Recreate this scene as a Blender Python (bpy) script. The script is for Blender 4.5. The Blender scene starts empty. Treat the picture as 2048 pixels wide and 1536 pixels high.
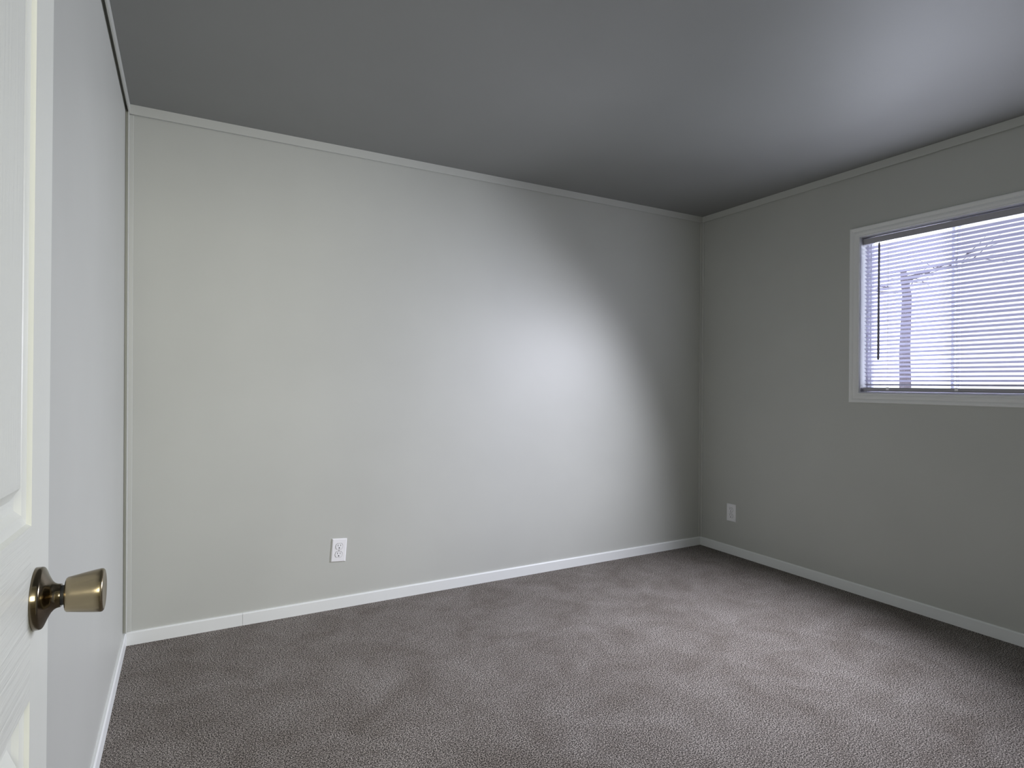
import bpy, bmesh, math, random
from mathutils import Vector, Matrix
R = math.radians
sc = bpy.context.scene
COL = sc.collection
random.seed(4)

# ------------------------------------------------------------------ camera, sky, lights, exposure
H = 2.286            # ceiling height
W = 3.387            # right wall plane; left wall x = 0, back wall y = 0
FY = -2.88           # room face of the front wall (doorway side)
cam = bpy.data.cameras.new('camera'); co = bpy.data.objects.new('camera', cam); COL.objects.link(co)
cam.sensor_width = 36.0; cam.lens = 1179.44 / 2048 * 36.0; cam.clip_start = 0.02; cam.clip_end = 300
rx, up, fw = Vector((0.8747, -0.4846, 0.0063)), Vector((-0.0047, 0.0045, 1.0)), Vector((0.4846, 0.8748, -0.0017))
m = Matrix((rx, up, -fw)).transposed().to_4x4(); m.translation = (0.2238, -2.9728, 1.121)
co.matrix_world = m
sc.camera = co
sc.view_settings.view_transform = 'Standard'; sc.view_settings.look = 'None'
sc.view_settings.gamma = 1.0; sc.view_settings.use_curve_mapping = False
sc.view_settings.exposure = 0.0

SKY = 2.6
w = bpy.data.worlds.new('overcast_sky'); sc.world = w; w.use_nodes = True
bg = w.node_tree.nodes['Background']; bg.inputs[0].default_value = (0.90, 0.93, 1.0, 1); bg.inputs[1].default_value = SKY

def area(name, loc, direction, sx, sy, power, color, shape='RECTANGLE'):
    l = bpy.data.lights.new(name, 'AREA'); l.shape = shape; l.size = sx; l.size_y = sy; l.energy = power; l.color = color
    o = bpy.data.objects.new(name, l); COL.objects.link(o); o.location = loc
    o.rotation_euler = Vector(direction).to_track_quat('-Z', 'Y').to_euler()
    return o
WIN_Y0, WIN_Y1, WIN_Z0, WIN_Z1 = -2.008, -1.109, 1.080, 1.914     # clear opening in the right wall
DAY = 40.0          # unseen area lamp added outside the glass, topping up the daylight
area('window_day_lamp', (W + 0.24, (WIN_Y0 + WIN_Y1) / 2, (WIN_Z0 + WIN_Z1) / 2), (-1, 0, 0), 1.1, 1.0, DAY, (0.84, 0.88, 1.0))
bl = area('blind_fill', (W - 0.016, (WIN_Y0 + WIN_Y1) / 2, (WIN_Z0 + WIN_Z1) / 2), (-1, 0, 0), 0.86, 0.80, 9.0, (0.85, 0.87, 1.0))  # unseen fill lamp added room-side of the blind, so the slats don't block it
bl2 = area('blind_fill_low', (W - 0.19, (WIN_Y0 + WIN_Y1) / 2, 1.42), (-1, 0.28, -0.55), 0.60, 0.36, 36.0, (0.86, 0.87, 1.0))  # second unseen fill lamp added inside the room, aimed down at back wall and floor
bl2.data.spread = R(122)
HALL = 45.0
area('hall_lamp', (0.46, -5.05, 1.80), (0, 1, 0), 0.8, 0.8, HALL, (1.0, 0.975, 0.81))  # warm area lamp in the hall, out of view behind the camera

# ------------------------------------------------------------------ materials
def mat(name, color, rough=0.5, metal=0.0, spec=0.5):
    m = bpy.data.materials.new(name); m.use_nodes = True
    b = m.node_tree.nodes['Principled BSDF']
    b.inputs['Base Color'].default_value = (*color, 1); b.inputs['Roughness'].default_value = rough
    b.inputs['Metallic'].default_value = metal; b.inputs['Specular IOR Level'].default_value = spec
    return m
def nodes(m): return m.node_tree.nodes, m.node_tree.links, m.node_tree.nodes['Principled BSDF']
def tex(m, scale=(1, 1, 1), kind='ShaderNodeTexNoise', **kw):
    n, l, b = nodes(m)
    tc = n.new('ShaderNodeTexCoord'); mp = n.new('ShaderNodeMapping'); mp.inputs['Scale'].default_value = scale
    t = n.new(kind)
    l.new(tc.outputs['Object'], mp.inputs[0]); l.new(mp.outputs[0], t.inputs['Vector'])
    for k, v in kw.items(): t.inputs[k].default_value = v
    return t
def bump(m, src, strength, dist, prev=None):
    n, l, b = nodes(m)
    bp = n.new('ShaderNodeBump'); bp.inputs['Strength'].default_value = strength; bp.inputs['Distance'].default_value = dist
    l.new(src, bp.inputs['Height'])
    if prev: l.new(prev.outputs[0], bp.inputs['Normal'])
    l.new(bp.outputs[0], b.inputs['Normal'])
    return bp
def ramp(m, src, stops):
    n, l, b = nodes(m)
    r = n.new('ShaderNodeValToRGB'); e = r.color_ramp.elements
    while len(e) < len(stops): e.new(0.5)
    for i, (p, c) in enumerate(stops): e[i].position = p; e[i].color = (*c, 1)
    l.new(src, r.inputs[0]); return r
def mixc(m, a, b_, fac=1.0, mode='MULTIPLY'):
    n, l, b = nodes(m)
    x = n.new('ShaderNodeMix'); x.data_type = 'RGBA'; x.blend_type = mode; x.inputs[0].default_value = fac
    l.new(a, x.inputs[6]); l.new(b_, x.inputs[7]); return x.outputs[2]

def paint(name, color, rough, var=0.04, grain=0.12):
    m = mat(name, color, rough)
    n, l, b = nodes(m)
    t = tex(m, (1.3, 1.3, 1.3), Scale=1.0, Detail=3.0)
    r = ramp(m, t.outputs['Fac'], [(0.3, tuple(c * (1 - var) for c in color)), (0.7, tuple(min(1, c * (1 + var)) for c in color))])
    l.new(r.outputs[0], b.inputs['Base Color'])
    g = tex(m, (1, 1, 1), Scale=420.0, Detail=2.0)
    bp = bump(m, g.outputs['Fac'], grain, 0.0006)
    s = tex(m, (0.9, 0.9, 5.0), Scale=1.6, Detail=2.0)          # the board under the paint is slightly wavy
    bump(m, s.outputs['Fac'], 0.10, 0.004, bp)
    return m
M_wall = paint('grey_wall_paint', (0.53, 0.54, 0.50), 0.48)
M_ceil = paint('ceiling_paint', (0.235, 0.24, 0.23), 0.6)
M_hall = paint('hall_wall_paint', (0.62, 0.60, 0.52), 0.6)
M_trim = paint('grey_trim_paint', (0.57, 0.58, 0.54), 0.40, 0.02, 0.05)
M_base = paint('pale_baseboard_paint', (0.83, 0.85, 0.83), 0.40, 0.02, 0.05)
M_case = paint('casing_paint', (0.84, 0.85, 0.83), 0.38, 0.02, 0.05)
M_door = {}
for ax in 'zy':                                                # embossed wood grain, upright on stiles and panels, level on rails
    mm = mat('white_door_grain_' + ('upright' if ax == 'z' else 'level'), (0.78, 0.80, 0.74), 0.38)
    t = tex(mm, (50, 110, 3.0) if ax == 'z' else (50, 4.0, 95), Scale=1.6, Detail=3.0, Distortion=0.5)
    bump(mm, t.outputs['Fac'], 0.30 if ax == 'z' else 0.7, 0.0016)
    M_door[ax] = mm
M_plastic = mat('white_plastic', (0.90, 0.90, 0.91), 0.35)
M_slot = mat('dark_slot', (0.02, 0.02, 0.02), 0.7)
M_screw = mat('painted_screw', (0.6, 0.6, 0.6), 0.35, 0.6)
M_brass = mat('antique_brass', (0.32, 0.265, 0.175), 0.24, 1.0)
n_, l_, b_ = nodes(M_brass); b_.inputs['Anisotropic'].default_value = 0.5
M_brassd = mat('worn_dark_brass', (0.20, 0.165, 0.115), 0.14, 1.0)
M_black = mat('black_gap', (0.01, 0.01, 0.01), 0.6)
M_slat = mat('lavender_grey_slat', (0.54, 0.53, 0.63), 0.5, 0, 0.1)
M_rail = mat('grey_blind_rail', (0.42, 0.41, 0.44), 0.4)
M_cord = mat('blind_cord', (0.55, 0.54, 0.60), 0.8)
M_wand = mat('backlit_wand', (0.10, 0.09, 0.10), 0.2)  # near-black base colour stands in for the wand's backlit shade
M_frame = mat('white_window_frame', (0.80, 0.80, 0.84), 0.4)        # milky vinyl lets a little daylight through
n_, l_, b_ = nodes(M_frame); tl_ = n_.new('ShaderNodeBsdfTranslucent'); tl_.inputs[0].default_value = (0.80, 0.80, 0.88, 1)
mx_ = n_.new('ShaderNodeMixShader'); mx_.inputs[0].default_value = 0.5
l_.new(b_.outputs[0], mx_.inputs[1]); l_.new(tl_.outputs[0], mx_.inputs[2]); l_.new(mx_.outputs[0], n_['Material Output'].inputs[0])

def glassy(name, clear, tint):
    m = bpy.data.materials.new(name); m.use_nodes = True
    n, l = m.node_tree.nodes, m.node_tree.links
    n.remove(n['Principled BSDF']); out = n['Material Output']
    tr = n.new('ShaderNodeBsdfTransparent'); tr.inputs[0].default_value = (*tint, 1)
    if clear is None:
        fr = n.new('ShaderNodeFresnel'); fr.inputs[0].default_value = 1.45
        g = n.new('ShaderNodeBsdfGlossy'); g.inputs['Roughness'].default_value = 0.01
        mx = n.new('ShaderNodeMixShader'); l.new(fr.outputs[0], mx.inputs[0]); l.new(tr.outputs[0], mx.inputs[1]); l.new(g.outputs[0], mx.inputs[2])
    else:
        g = n.new('ShaderNodeBsdfDiffuse'); g.inputs[0].default_value = (0.06, 0.06, 0.07, 1)
        mx = n.new('ShaderNodeMixShader'); mx.inputs[0].default_value = 1 - clear; l.new(tr.outputs[0], mx.inputs[1]); l.new(g.outputs[0], mx.inputs[2])
    l.new(mx.outputs[0], out.inputs[0]); return m
M_glass = glassy('window_glass', None, (0.97, 0.98, 1.0))
M_screen = glassy('insect_mesh', 0.62, (1, 1, 1))

# carpet: short twisted pile, speckled taupe, with brushed patches
M_carpet = mat('taupe_carpet', (0.2, 0.18, 0.17), 0.95, 0, 0.1)
n_, l_, b_ = nodes(M_carpet)
v = tex(M_carpet, (1, 1, 1), Scale=250.0, Detail=4.0, Roughness=0.75)
spk = ramp(M_carpet, v.outputs['Fac'], [(0.42, (0.010, 0.009, 0.008)), (0.50, (0.15, 0.136, 0.121)), (0.59, (0.68, 0.625, 0.57))])
big = tex(M_carpet, (1, 1, 1), Scale=4.6, Detail=6.0, Roughness=0.66, Distortion=0.5)
bigr = ramp(M_carpet, big.outputs['Fac'], [(0.32, (0.68, 0.655, 0.63)), (0.68, (1.0, 1.0, 1.0))])
l_.new(mixc(M_carpet, spk.outputs[0], bigr.outputs[0]), b_.inputs['Base Color'])
bump(M_carpet, v.outputs['Fac'], 0.7, 0.006)

M_ground = mat('pale_gravel', (0.32, 0.31, 0.30), 0.9)
t = tex(M_ground, Scale=6.0, Detail=6.0); n_, l_, b_ = nodes(M_ground)
l_.new(ramp(M_ground, t.outputs['Fac'], [(0.35, (0.40, 0.40, 0.40)), (0.65, (0.6, 0.6, 0.6))]).outputs[0], b_.inputs['Base Color'])
M_bark = mat('grey_bark', (0.14, 0.12, 0.15), 0.9)
t = tex(M_bark, (8, 8, 1.5), Scale=3.0, Detail=4.0); bump(M_bark, t.outputs['Fac'], 0.8, 0.02)
M_wire = mat('black_cable', (0.02, 0.02, 0.02), 0.6)

# ------------------------------------------------------------------ mesh helpers
def add_box(bm, a, b, mi=0):
    x0, y0, z0 = [min(p, q) for p, q in zip(a, b)]; x1, y1, z1 = [max(p, q) for p, q in zip(a, b)]
    v = [bm.verts.new(c) for c in ((x0,y0,z0),(x1,y0,z0),(x1,y1,z0),(x0,y1,z0),(x0,y0,z1),(x1,y0,z1),(x1,y1,z1),(x0,y1,z1))]
    for f in ((0,3,2,1),(4,5,6,7),(0,1,5,4),(1,2,6,5),(2,3,7,6),(3,0,4,7)):
        bm.faces.new([v[i] for i in f]).material_index = mi
def add_prism(bm, prof, place, t0, t1, mi=0):
    """sweep a closed 2-D profile: place(u, v, t) gives the 3-D point"""
    r0 = [bm.verts.new(place(u, w_, t0)) for u, w_ in prof]; r1 = [bm.verts.new(place(u, w_, t1)) for u, w_ in prof]
    k = len(prof)
    for i in range(k): bm.faces.new((r0[i], r0[(i+1) % k], r1[(i+1) % k], r1[i])).material_index = mi
    bm.faces.new(r0); bm.faces.new(r1[::-1])
def add_tube(bm, pts, rad, seg=8):
    pts = [Vector(p) for p in pts]; rad = rad if isinstance(rad, (list, tuple)) else [rad] * len(pts)
    rings = []
    for i, p in enumerate(pts):
        d = (pts[min(i+1, len(pts)-1)] - pts[max(i-1, 0)]).normalized()
        a = d.orthogonal().normalized() if i == 0 else (ref - d * ref.dot(d)).normalized()
        ref = a; b = d.cross(a)
        rings.append([bm.verts.new(p + (a * math.cos(2*math.pi*k/seg) + b * math.sin(2*math.pi*k/seg)) * rad[i]) for k in range(seg)])
    for q, s in zip(rings, rings[1:]):
        for k in range(seg): bm.faces.new((q[k], q[(k+1) % seg], s[(k+1) % seg], s[k]))
    bm.faces.new(rings[0][::-1]); bm.faces.new(rings[-1])
def add_lathe(bm, prof, origin, seg=48, mi=0):
    """revolve (distance along +x, radius) about an axis through origin"""
    o = Vector(origin); rings = []
    for x, r in prof:
        rings.append([bm.verts.new(o + Vector((x, r*math.cos(2*math.pi*k/seg), r*math.sin(2*math.pi*k/seg)))) for k in range(seg)] if r > 1e-6 else [bm.verts.new(o + Vector((x, 0, 0)))])
    for q, s in zip(rings, rings[1:]):
        for k in range(seg):
            k2 = (k+1) % seg
            if len(q) == 1 and len(s) == 1: continue
            f = (q[0], s[k2], s[k]) if len(q) == 1 else ((q[k], q[k2], s[0]) if len(s) == 1 else (q[k], q[k2], s[k2], s[k]))
            bm.faces.new(f).material_index = mi
def obj(name, bm, mats, parent=None, bevel=0.0, smooth=False, base=None, seg=2):
    bmesh.ops.recalc_face_normals(bm, faces=bm.faces)
    off = Vector(parent_world(parent)) if parent else Vector(base or (0, 0, 0))
    if off.length: bmesh.ops.translate(bm, verts=bm.verts, vec=-off)
    me = bpy.data.meshes.new(name); bm.to_mesh(me); bm.free()
    for m_ in (mats if isinstance(mats, (list, tuple)) else [mats]): me.materials.append(m_)
    o = bpy.data.objects.new(name, me); COL.objects.link(o)
    if parent: o.parent = parent
    else: o.location = off
    if smooth:
        for p in me.polygons: p.use_smooth = True
    if bevel:
        md = o.modifiers.new('bevel', 'BEVEL'); md.width = bevel; md.segments = seg; md.limit_method = 'ANGLE'; md.angle_limit = R(35)
    return o
def parent_world(o):
    v_ = Vector((0, 0, 0))
    while o: v_ += o.location; o = o.parent
    return v_
def tag(o, label=None, cat=None, group=None, kind=None):
    if label: o['label'] = label
    if cat: o['category'] = cat
    if group: o['group'] = group
    if kind: o['kind'] = kind
    return o
def thing(name, loc, *a, **k):
    o = bpy.data.objects.new(name, None); COL.objects.link(o); o.location = loc; o.empty_display_size = 0.05
    return tag(o, *a, **k)
def boxes(name, lst, m_, parent=None, bevel=0.0, base=None):
    bm = bmesh.new()
    for a, b in lst: add_box(bm, a, b)
    return obj(name, bm, m_, parent, bevel, base=base)
def struct(o, label, cat): return tag(o, label, cat, kind='structure')

# ------------------------------------------------------------------ room shell
T = 0.10
FB = FY - T                                 # hall face of the front wall
DX0, DX1, DZ = 0.030, 0.830, 2.05           # rough opening of the doorway
struct(boxes('floor', [((-0.5, -5.2, -0.06), (W + T, T, 0.0))], M_carpet), 'speckled taupe cut pile carpet over the whole floor', 'floor')
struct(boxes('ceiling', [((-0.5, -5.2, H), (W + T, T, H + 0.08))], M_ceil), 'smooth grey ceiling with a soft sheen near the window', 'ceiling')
struct(boxes('wall_back', [((-T, 0, 0), (W + T, T, H))], M_wall), 'wide pale grey wall facing the doorway', 'wall')
struct(boxes('wall_left', [((-T, FB, 0), (0, 0, H))], M_wall), 'narrow grey wall seen beside the open door', 'wall')
struct(boxes('wall_right', [((W, FB, 0), (W + T, 0, WIN_Z0)), ((W, FB, WIN_Z1), (W + T, 0, H)),
                            ((W, FB, WIN_Z0), (W + T, WIN_Y0, WIN_Z1)), ((W, WIN_Y1, WIN_Z0), (W + T, 0, WIN_Z1))], M_wall),
       'shaded grey wall holding the window', 'wall')
struct(boxes('wall_front', [((0, FB, 0), (DX0, FY, H)), ((DX1, FB, 0), (W, FY, H)), ((DX0, FB, DZ), (DX1, FY, H))], M_wall),
       'grey wall with the doorway behind the camera', 'wall')
struct(boxes('wall_hall', [((-0.5, -5.2, 0), (-0.4, FB, H)), ((1.7, -5.2, 0), (1.8, FB, H)), ((-0.4, -5.2, 0), (1.7, -5.1, H)), ((-0.4, FB, 0), (-T, FB + T, H))], M_hall),
       'warm painted hall walls behind the camera', 'wall')

# doorway lining and casing
struct(boxes('trim_1', [((DX0, FB, 0), (DX0 + 0.018, FY, DZ - 0.018)), ((DX1 - 0.018, FB, 0), (DX1, FY, DZ - 0.018)), ((DX0, FB, DZ - 0.018), (DX1, FY, DZ))], M_door['z'], bevel=0.002),
       'white lining of the doorway', 'trim')
struct(boxes('trim_2', [((0.0, FY, 0), (DX0 + 0.012, FY + 0.011, DZ + 0.04)), ((DX1 - 0.012, FY, 0), (DX1 + 0.046, FY + 0.011, DZ + 0.04)), ((DX0 + 0.012, FY, DZ - 0.012), (DX1 - 0.012, FY + 0.011, DZ + 0.04))], M_case, bevel=0.002),
       'flat casing round the doorway', 'trim')

# baseboards: flat strips with an eased top edge
BH, BT = 0.056, 0.011
bprof = [(0, 0), (BT, 0), (BT, BH - 0.005), (BT - 0.004, BH), (0, BH)]
def strip(name, prof, place, t0, t1, m_, label):
    bm = bmesh.new(); add_prism(bm, prof, place, t0, t1)
    return struct(obj(name, bm, m_), label, 'baseboard' if 'base' in name else 'trim')
bm = bmesh.new()
for t0, t1 in ((0.0, 0.4585), (0.4595, W)): add_prism(bm, bprof, lambda u, v_, t: (t, -u, v_), t0, t1)       # two lengths butted together
struct(obj('baseboard_back', bm, M_base), 'pale baseboard under the wide back wall', 'baseboard')
strip('baseboard_left', bprof, lambda u, v_, t: (u, t, v_), FY + 0.011, -BT, M_base, 'pale baseboard under the narrow left wall')
strip('baseboard_right', bprof, lambda u, v_, t: (W - u, t, v_), FY, -BT, M_base, 'pale baseboard under the window wall')
strip('baseboard_front', bprof, lambda u, v_, t: (t, FY + u, v_), DX1 + 0.046, W - BT, M_base, 'pale baseboard beside the doorway')

# flat battens where walls meet the ceiling
CH, CT = 0.040, 0.015
cprof = [(0.010, H - CH), (CT, H - CH), (CT, H), (0, H), (0, H - 0.010), (0.010, H - 0.014)]     # stands off the wall, leaving a dark gap below
strip('trim_3', cprof, lambda u, v_, t: (t, -u, v_), 0.0, W, M_trim, 'flat grey batten along the top of the back wall')
strip('trim_4', cprof, lambda u, v_, t: (u, t, v_), FY, -CT, M_trim, 'flat grey batten along the top of the left wall')
strip('trim_5', cprof, lambda u, v_, t: (W - u, t, v_), FY, -CT, M_trim, 'flat grey batten along the top of the window wall')
# upright corner battens
def upright(name, boxes_, label): struct(boxes(name, boxes_, M_trim, bevel=0.0015), label, 'trim')
upright('trim_6', [((0.009, -0.040, BH + 0.006), (0.013, -0.005, H - CH)), ((0.0, -0.005, BH), (0.028, 0.0, H - CH)), ((0.0, -0.030, BH + 0.006), (0.009, -0.005, H - CH))], 'thin upright batten in the left corner')
upright('trim_7', [((W - 0.020, -0.006, BH), (W, 0.0, H - CH)), ((W - 0.006, -0.022, BH), (W, -0.006, H - CH))], 'thin upright batten in the corner near the window')

# ------------------------------------------------------------------ door, swung open in front of the left wall
LX0, LX1 = 0.050, 0.085
HY, EY = FY + 0.014, -2.106
door = struct(thing('door_1', (LX0, HY, 0.012)), 'white panelled door with wood grain, open at the left edge', 'door')
STILE = 0.089
DTOP = 2.03
cols = [(EY - STILE - 0.270, EY - STILE), (HY + STILE, HY + STILE + 0.225)]
mid = (cols[1][1], cols[0][0])
rows = [(0.205, 0.789), (0.968, 1.585), (1.690, 1.925)]
bm = bmesh.new()
def slab(y0, y1, z0, z1, mi): add_box(bm, (LX0, y0, z0), (LX1, y1, z1), mi)
slab(EY - STILE, EY, 0.012, DTOP, 0); slab(HY, HY + STILE, 0.012, DTOP, 0)
zc = [0.012] + [z for r in rows for z in r] + [DTOP]
for i in range(0, len(zc), 2): slab(HY + STILE, EY - STILE, zc[i], zc[i+1], 1)
for z0, z1 in rows: slab(mid[0], mid[1], z0, z1, 0)
obj('door_leaf', bm, [M_door['z'], M_door['y']], door)
def panel(y0, y1, z0, z1):
    """moulded panel: stepped slope inwards, a flat, then the raised field"""
    steps = [(0.0, 0.0), (0.003, 0.0040), (0.010, 0.0056), (0.013, 0.0060), (0.020, 0.0108), (0.026, 0.0118), (0.031, 0.0118), (0.045, 0.0010), (0.051, 0.0005)]
    bm = bmesh.new(); prev = None
    for k, (ins, dep) in enumerate(steps):
        x = LX1 - dep
        ring = [bm.verts.new(c) for c in ((x, y0+ins, z0+ins), (x, y1-ins, z0+ins), (x, y1-ins, z1-ins), (x, y0+ins, z1-ins))]
        if prev:
            for i in range(4): bm.faces.new((prev[i], prev[(i+1) % 4], ring[(i+1) % 4], ring[i]))
        prev = ring
    bm.faces.new(prev)
    o = obj('panel', bm, M_door['z'], door)
    if sum(p.normal.x * p.area for p in o.data.polygons) < 0: o.data.flip_normals()
    md = o.modifiers.new('thickness', 'SOLIDIFY'); md.thickness = 0.012; md.offset = -1
    return o
for y0, y1 in cols:
    for z0, z1 in rows: panel(y0, y1, z0, z1)
KY, KZ = -2.174, 0.8868
bm = bmesh.new()
add_lathe(bm, [(0.0, 0.0), (0.0, 0.0322), (0.0004, 0.0326), (0.0052, 0.0324), (0.0066, 0.0318), (0.0076, 0.0304), (0.0110, 0.0225), (0.0140, 0.0168), (0.0165, 0.0140), (0.0190, 0.0127), (0.0225, 0.0121), (0.0225, 0.0)], (LX1, KY, KZ), 64)
ros = obj('rosette', bm, M_brassd, door, smooth=True)
md = ros.modifiers.new('edges', 'EDGE_SPLIT'); md.split_angle = R(40)
bm = bmesh.new()
add_lathe(bm, [(0.021, 0.0), (0.021, 0.0104), (0.0285, 0.0104), (0.0285, 0.0)], (LX1, KY, KZ), 40)
obj('knob_neck', bm, M_black, ros, smooth=False)
bm = bmesh.new()
add_lathe(bm, [(0.0262, 0.0), (0.0262, 0.0150), (0.0266, 0.0172), (0.0278, 0.0183), (0.033, 0.0192), (0.042, 0.0209), (0.052, 0.0226), (0.0580, 0.0233), (0.0598, 0.0229), (0.0610, 0.0215), (0.0614, 0.0195), (0.0606, 0.0150), (0.0600, 0.0080), (0.0598, 0.0)], (LX1, KY, KZ), 64)
kb = obj('door_knob', bm, M_brass, door, smooth=True)
tag(kb, 'flared antique brass door knob')
# latch face in the free edge and three hinges on the far edge
boxes('latch_plate', [((LX0 + 0.006, EY - 0.0005, KZ - 0.028), (LX1 - 0.006, EY + 0.0012, KZ + 0.028))], M_brassd, door)
for hz in (0.22, 1.02, 1.82):
    bm = bmesh.new(); add_tube(bm, [(LX1 + 0.003, HY - 0.004, hz - 0.045), (LX1 + 0.003, HY - 0.004, hz + 0.045)], 0.0055, 12)
    obj('hinge', bm, M_brassd, door)

door.rotation_euler = (R(-1.45), 0, 0); door.location += Vector((0, -0.0260, 0.0190))       # whole door tilted and shifted to imitate lens distortion near the frame edge

# ------------------------------------------------------------------ window in the right wall
win = struct(thing('window_1', (W, (WIN_Y0 + WIN_Y1) / 2, WIN_Z0)), 'sliding window with pale moulded casing', 'window')
def case_profile(k):       # (distance from opening outwards, proud of wall)
    return [(0.0, 0.0), (0.0, 0.008), (0.004, 0.010), (0.008, 0.008), (0.013, 0.0105), (0.020, 0.0120), (0.027, 0.0105), (0.031, 0.0085), (0.036, 0.0120), (0.044, 0.0140), (0.049, 0.0135), (0.052, 0.0100), (0.052, 0.0)]
bm = bmesh.new()
pr = case_profile(0); rings = []
for d, h in pr:
    rings.append([bm.verts.new(c) for c in ((W - h, WIN_Y1 + d, WIN_Z0 - d), (W - h, WIN_Y1 + d, WIN_Z1 + d), (W - h, WIN_Y0 - d, WIN_Z1 + d), (W - h, WIN_Y0 - d, WIN_Z0 - d))])
for q, s in zip(rings, rings[1:]):
    for k in range(4): bm.faces.new((q[k], q[(k+1) % 4], s[(k+1) % 4], s[k]))
obj('casing', bm, M_case, win)
def ring_boxes(x0, x1, y0, y1, z0, z1, t):
    return [((x0, y0, z0), (x1, y1, z0 + t)), ((x0, y0, z1 - t), (x1, y1, z1)), ((x0, y0, z0 + t), (x1, y0 + t, z1 - t)), ((x0, y1 - t, z0 + t), (x1, y1, z1 - t))]
boxes('jamb_liner', ring_boxes(W - 0.002, W + 0.100, WIN_Y0, WIN_Y1, WIN_Z0, WIN_Z1, 0.006), M_frame, win)
e = 0.006
boxes('frame', ring_boxes(W + 0.060, W + 0.098, WIN_Y0 + e, WIN_Y1 - e, WIN_Z0 + e, WIN_Z1 - e, 0.009), M_frame, win, bevel=0.0015)
ym = (WIN_Y0 + WIN_Y1) / 2 + 0.030
g0, g1 = WIN_Z0 + e + 0.009, WIN_Z1 - e - 0.009
s1 = boxes('fixed_sash', ring_boxes(W + 0.081, W + 0.094, ym - 0.010, WIN_Y1 - e - 0.009, g0, g1, 0.010), M_frame, win, bevel=0.001)
boxes('glass_pane', [((W + 0.086, ym, g0 + 0.010), (W + 0.089, WIN_Y1 - e - 0.019, g1 - 0.010))], M_glass, s1)
s2 = boxes('sliding_sash', ring_boxes(W + 0.064, W + 0.079, WIN_Y0 + e + 0.009, ym + 0.018, g0, g1, 0.010), M_frame, win, bevel=0.001)
boxes('glass_pane', [((W + 0.069, WIN_Y0 + e + 0.019, g0 + 0.010), (W + 0.072, ym + 0.008, g1 - 0.010))], M_glass, s2)
bm = bmesh.new(); bm.faces.new([bm.verts.new(c) for c in ((W + 0.0965, WIN_Y0 + e + 0.009, g0), (W + 0.0965, ym, g0), (W + 0.0965, ym, g1), (W + 0.0965, WIN_Y0 + e + 0.009, g1))])
obj('insect_screen', bm, M_screen, win)

# ------------------------------------------------------------------ mini blind hung inside the window
BX = W + 0.026
BY0, BY1 = WIN_Y0 + 0.014, WIN_Y1 - 0.012
blind = thing('window_blind', (BX, (BY0 + BY1) / 2, WIN_Z0 + e), 'mini blind of thin lavender grey slats, half open, inside the window', 'blind')
HZ0 = WIN_Z1 - e - 0.006 - 0.030
bm = bmesh.new()
add_prism(bm, [(-0.013, 0.0), (0.013, 0.0), (0.013, 0.030), (0.011, 0.030), (0.011, 0.002), (-0.011, 0.002), (-0.011, 0.030), (-0.013, 0.030)], lambda u, v_, t: (BX + u, t, HZ0 + v_), BY0 - 0.004, BY1 + 0.004)
obj('head_rail', bm, M_rail, blind)
RZ = WIN_Z0 + e + 0.004
bm = bmesh.new()
add_prism(bm, [(-0.0125, 0.004), (-0.010, 0.0), (0.010, 0.0), (0.0125, 0.004), (0.0125, 0.014), (0.008, 0.019), (-0.008, 0.019), (-0.0125, 0.014)], lambda u, v_, t: (BX + u, t, RZ + v_), BY0, BY1)
obj('bottom_rail', bm, M_rail, blind)
bm = bmesh.new()
PITCH, TILT = 0.0208, R(22)
z = RZ + 0.034
while z < HZ0 - 0.006:
    prof = []
    for k in range(7):
        s_ = -0.0125 + 0.025 * k / 6; c_ = 0.0017 * (1 - (s_ / 0.0125) ** 2)
        prof.append((s_, c_))
    top = [(s_, c_ + 0.0004) for s_, c_ in prof[::-1]]
    tl = TILT + R(random.uniform(-1.2, 1.2)); ct, st = math.cos(tl), math.sin(tl); zz = z + random.uniform(-0.0006, 0.0006)
    # room edge (-x) is the higher one
    add_prism(bm, prof + top, lambda u, v_, t: (BX + u*ct + v_*st, t, zz - u*st + v_*ct), BY0 + 0.002, BY1 - 0.002)
    z += PITCH
obj('slats', bm, M_slat, blind)
for cy in (BY1 - 0.125, (BY0 + BY1) / 2, BY0 + 0.125):
    bm = bmesh.new()
    for dx in (-0.0135, 0.0135): add_tube(bm, [(BX + dx, cy, RZ + 0.01), (BX + dx, cy, HZ0 + 0.002)], 0.0006, 6)
    obj('ladder_cord', bm, M_cord, blind)
    boxes('cord_plug', [((BX - 0.0145, cy - 0.007, RZ + 0.006), (BX - 0.0125, cy + 0.007, RZ + 0.021))], M_plastic, blind)
bm = bmesh.new()
add_tube(bm, [(BX - 0.019, BY1 - 0.040, 1.30), (BX - 0.018, BY1 - 0.040, HZ0 + 0.004)], 0.0008, 6)
obj('lift_cord', bm, M_cord, blind)
bm = bmesh.new()
wy = BY1 - 0.082
add_tube(bm, [(BX - 0.021, wy, 1.254), (BX - 0.021, wy, 1.262), (BX - 0.0205, wy, 1.60), (BX - 0.019, wy, HZ0 - 0.008)], [0.0050, 0.0054, 0.0046, 0.0046], 6)
tag(obj('tilt_wand', bm, M_wand, blind), 'dark thin tilt wand')
bm = bmesh.new(); add_tube(bm, [(BX - 0.019, wy, HZ0 - 0.012), (BX - 0.017, wy, HZ0 + 0.002), (BX - 0.011, wy, HZ0 + 0.006)], 0.0018, 8)
obj('wand_hook', bm, M_plastic, blind)

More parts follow.
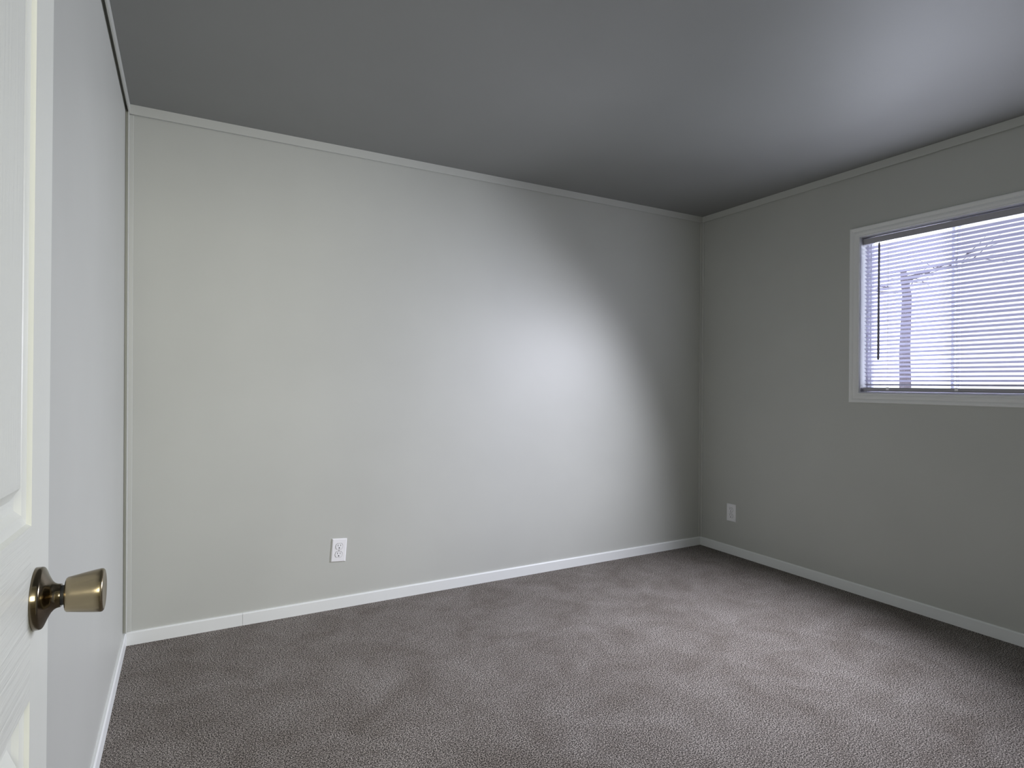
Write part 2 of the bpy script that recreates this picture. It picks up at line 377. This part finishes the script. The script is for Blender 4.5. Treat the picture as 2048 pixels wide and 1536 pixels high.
# ------------------------------------------------------------------ wall outlets
def outlet(name, loc, rz, label):
    """built in the x (width) / z (height) plane facing -y, then turned"""
    t = thing(name, loc, label, 'outlet', 'duplex outlets low on the walls'); t.rotation_euler = (0, 0, rz)
    def local(name, bm, m_, par, **k):
        off = par.location.copy(); par_loc = t.location.copy(); t.location = (0, 0, 0)
        o = obj(name, bm, m_, par, **k); t.location = par_loc; return o
    bm = bmesh.new()
    a, b, d = 0.0365, 0.0575, 0.006
    lo = [bm.verts.new((x, 0, z_)) for x, z_ in ((-a, -b), (a, -b), (a, b), (-a, b))]
    mi_ = [bm.verts.new((x * 0.985, -0.003, z_ * 0.99)) for x, z_ in ((-a, -b), (a, -b), (a, b), (-a, b))]
    hi = [bm.verts.new((x * 0.88, -d, z_ * 0.925)) for x, z_ in ((-a, -b), (a, -b), (a, b), (-a, b))]
    for q, s in ((lo, mi_), (mi_, hi)):
        for i in range(4): bm.faces.new((q[i], q[(i+1) % 4], s[(i+1) % 4], s[i]))
    bm.faces.new(hi); bm.faces.new(lo[::-1])
    local('cover_plate', bm, M_plastic, t)
    for zc_ in (0.0195, -0.0195):
        bm = bmesh.new()
        prof = []
        for k in range(48):
            an = 2 * math.pi * k / 48
            prof.append((0.0172 * math.cos(an), max(-0.0140, min(0.0140, 0.0172 * math.sin(an)))))
        # dark seam then the face, proud of the plate
        r0 = [bm.verts.new((x * 1.07, -0.0061, zc_ + z_ * 1.07)) for x, z_ in prof]; f = bm.faces.new(r0); f.material_index = 1
        p2 = [(x, zc_ + z_) for x, z_ in prof]
        add_prism(bm, p2, lambda u, v_, t_: (u, t_, v_), -0.0060, -0.0078)
        rc = local('receptacle', bm, [M_plastic, M_slot], t)
        bm = bmesh.new()
        add_box(bm, (-0.0075, -0.0081, zc_ + 0.0010), (-0.0053, -0.0070, zc_ + 0.0095))
        add_box(bm, (0.0053, -0.0081, zc_ + 0.0020), (0.0073, -0.0070, zc_ + 0.0088))
        hole = [(0.0030 * math.cos(2*math.pi*k/16), zc_ - 0.0072 + 0.0030 * math.sin(2*math.pi*k/16)) for k in range(16)]
        add_prism(bm, hole, lambda u, v_, t_: (u, t_, v_), -0.0070, -0.0081)
        local('slots', bm, M_slot, rc)
    bm = bmesh.new()
    add_prism(bm, [(0.0032 * math.cos(2*math.pi*k/16), 0.0032 * math.sin(2*math.pi*k/16)) for k in range(16)], lambda u, v_, t_: (u, t_, v_), -0.0055, -0.0070)
    local('screw', bm, M_screw, t)
    return t
crooked = outlet('wall_outlet', (0.8935, 0.0, 0.2870), 0.0, 'slightly crooked white duplex outlet on the wide back wall, above its baseboard')
crooked.rotation_euler = (0, R(4.0), 0)
outlet('wall_outlet', (W, -0.2690, 0.2730), R(-90), 'white duplex outlet on the shaded wall below and left of the window')

# ------------------------------------------------------------------ outdoors, seen between the slats
struct(boxes('ground', [((W + 1.0, -60, -0.75), (90, 60, -0.70))], M_ground), 'pale ground outside the window', 'ground')
tree = thing('bare_tree', (9.22, 1.66, -0.70), 'bare grey tree outside, behind the left part of the blind', 'tree')
bm = bmesh.new()
add_tube(bm, [(9.22, 1.66, -0.75), (9.20, 1.65, 0.5), (9.25, 1.70, 1.6), (9.22, 1.66, 2.4), (9.20, 1.70, 2.75)], [0.10, 0.080, 0.070, 0.060, 0.04], 12)
obj('trunk', bm, M_bark, tree, smooth=True)
bm = bmesh.new()
rnd = random.Random(11)
def branch(p, d, length, r, depth):
    pts, rr = [p], [r]
    for k in range(4):
        d = (d + Vector((rnd.uniform(-.25, .25), rnd.uniform(-.3, .3), rnd.uniform(-.12, .14)))).normalized()
        p = p + d * (length / 4); pts.append(p); rr.append(r * (1 - 0.2 * (k + 1)))
        if depth > 0:
            for s in range(2): branch(p, (d + Vector((rnd.uniform(-.9, .9), rnd.uniform(-.9, .9), rnd.uniform(-.3, .4)))).normalized(), length * 0.55, r * 0.5, depth - 1)
    add_tube(bm, pts, rr, 5)
for k in range(6):
    an = k * 1.05 + 0.3
    branch(Vector((9.22, 1.68, 2.42 + 0.05 * k)), Vector((math.cos(an) * 0.6, math.sin(an), 0.05)), 0.8, 0.014, 1)
obj('branches', bm, M_bark, tree)
bm = bmesh.new(); add_tube(bm, [(12.2, t_, 3.30 + 0.0008 * (t_ - 2) ** 2) for t_ in range(-30, 31, 3)], 0.014, 6)
tag(obj('overhead_cable', bm, M_wire, base=(12.2, 0, 3.3)), 'thin dark cable crossing the sky outside the window', 'cable')
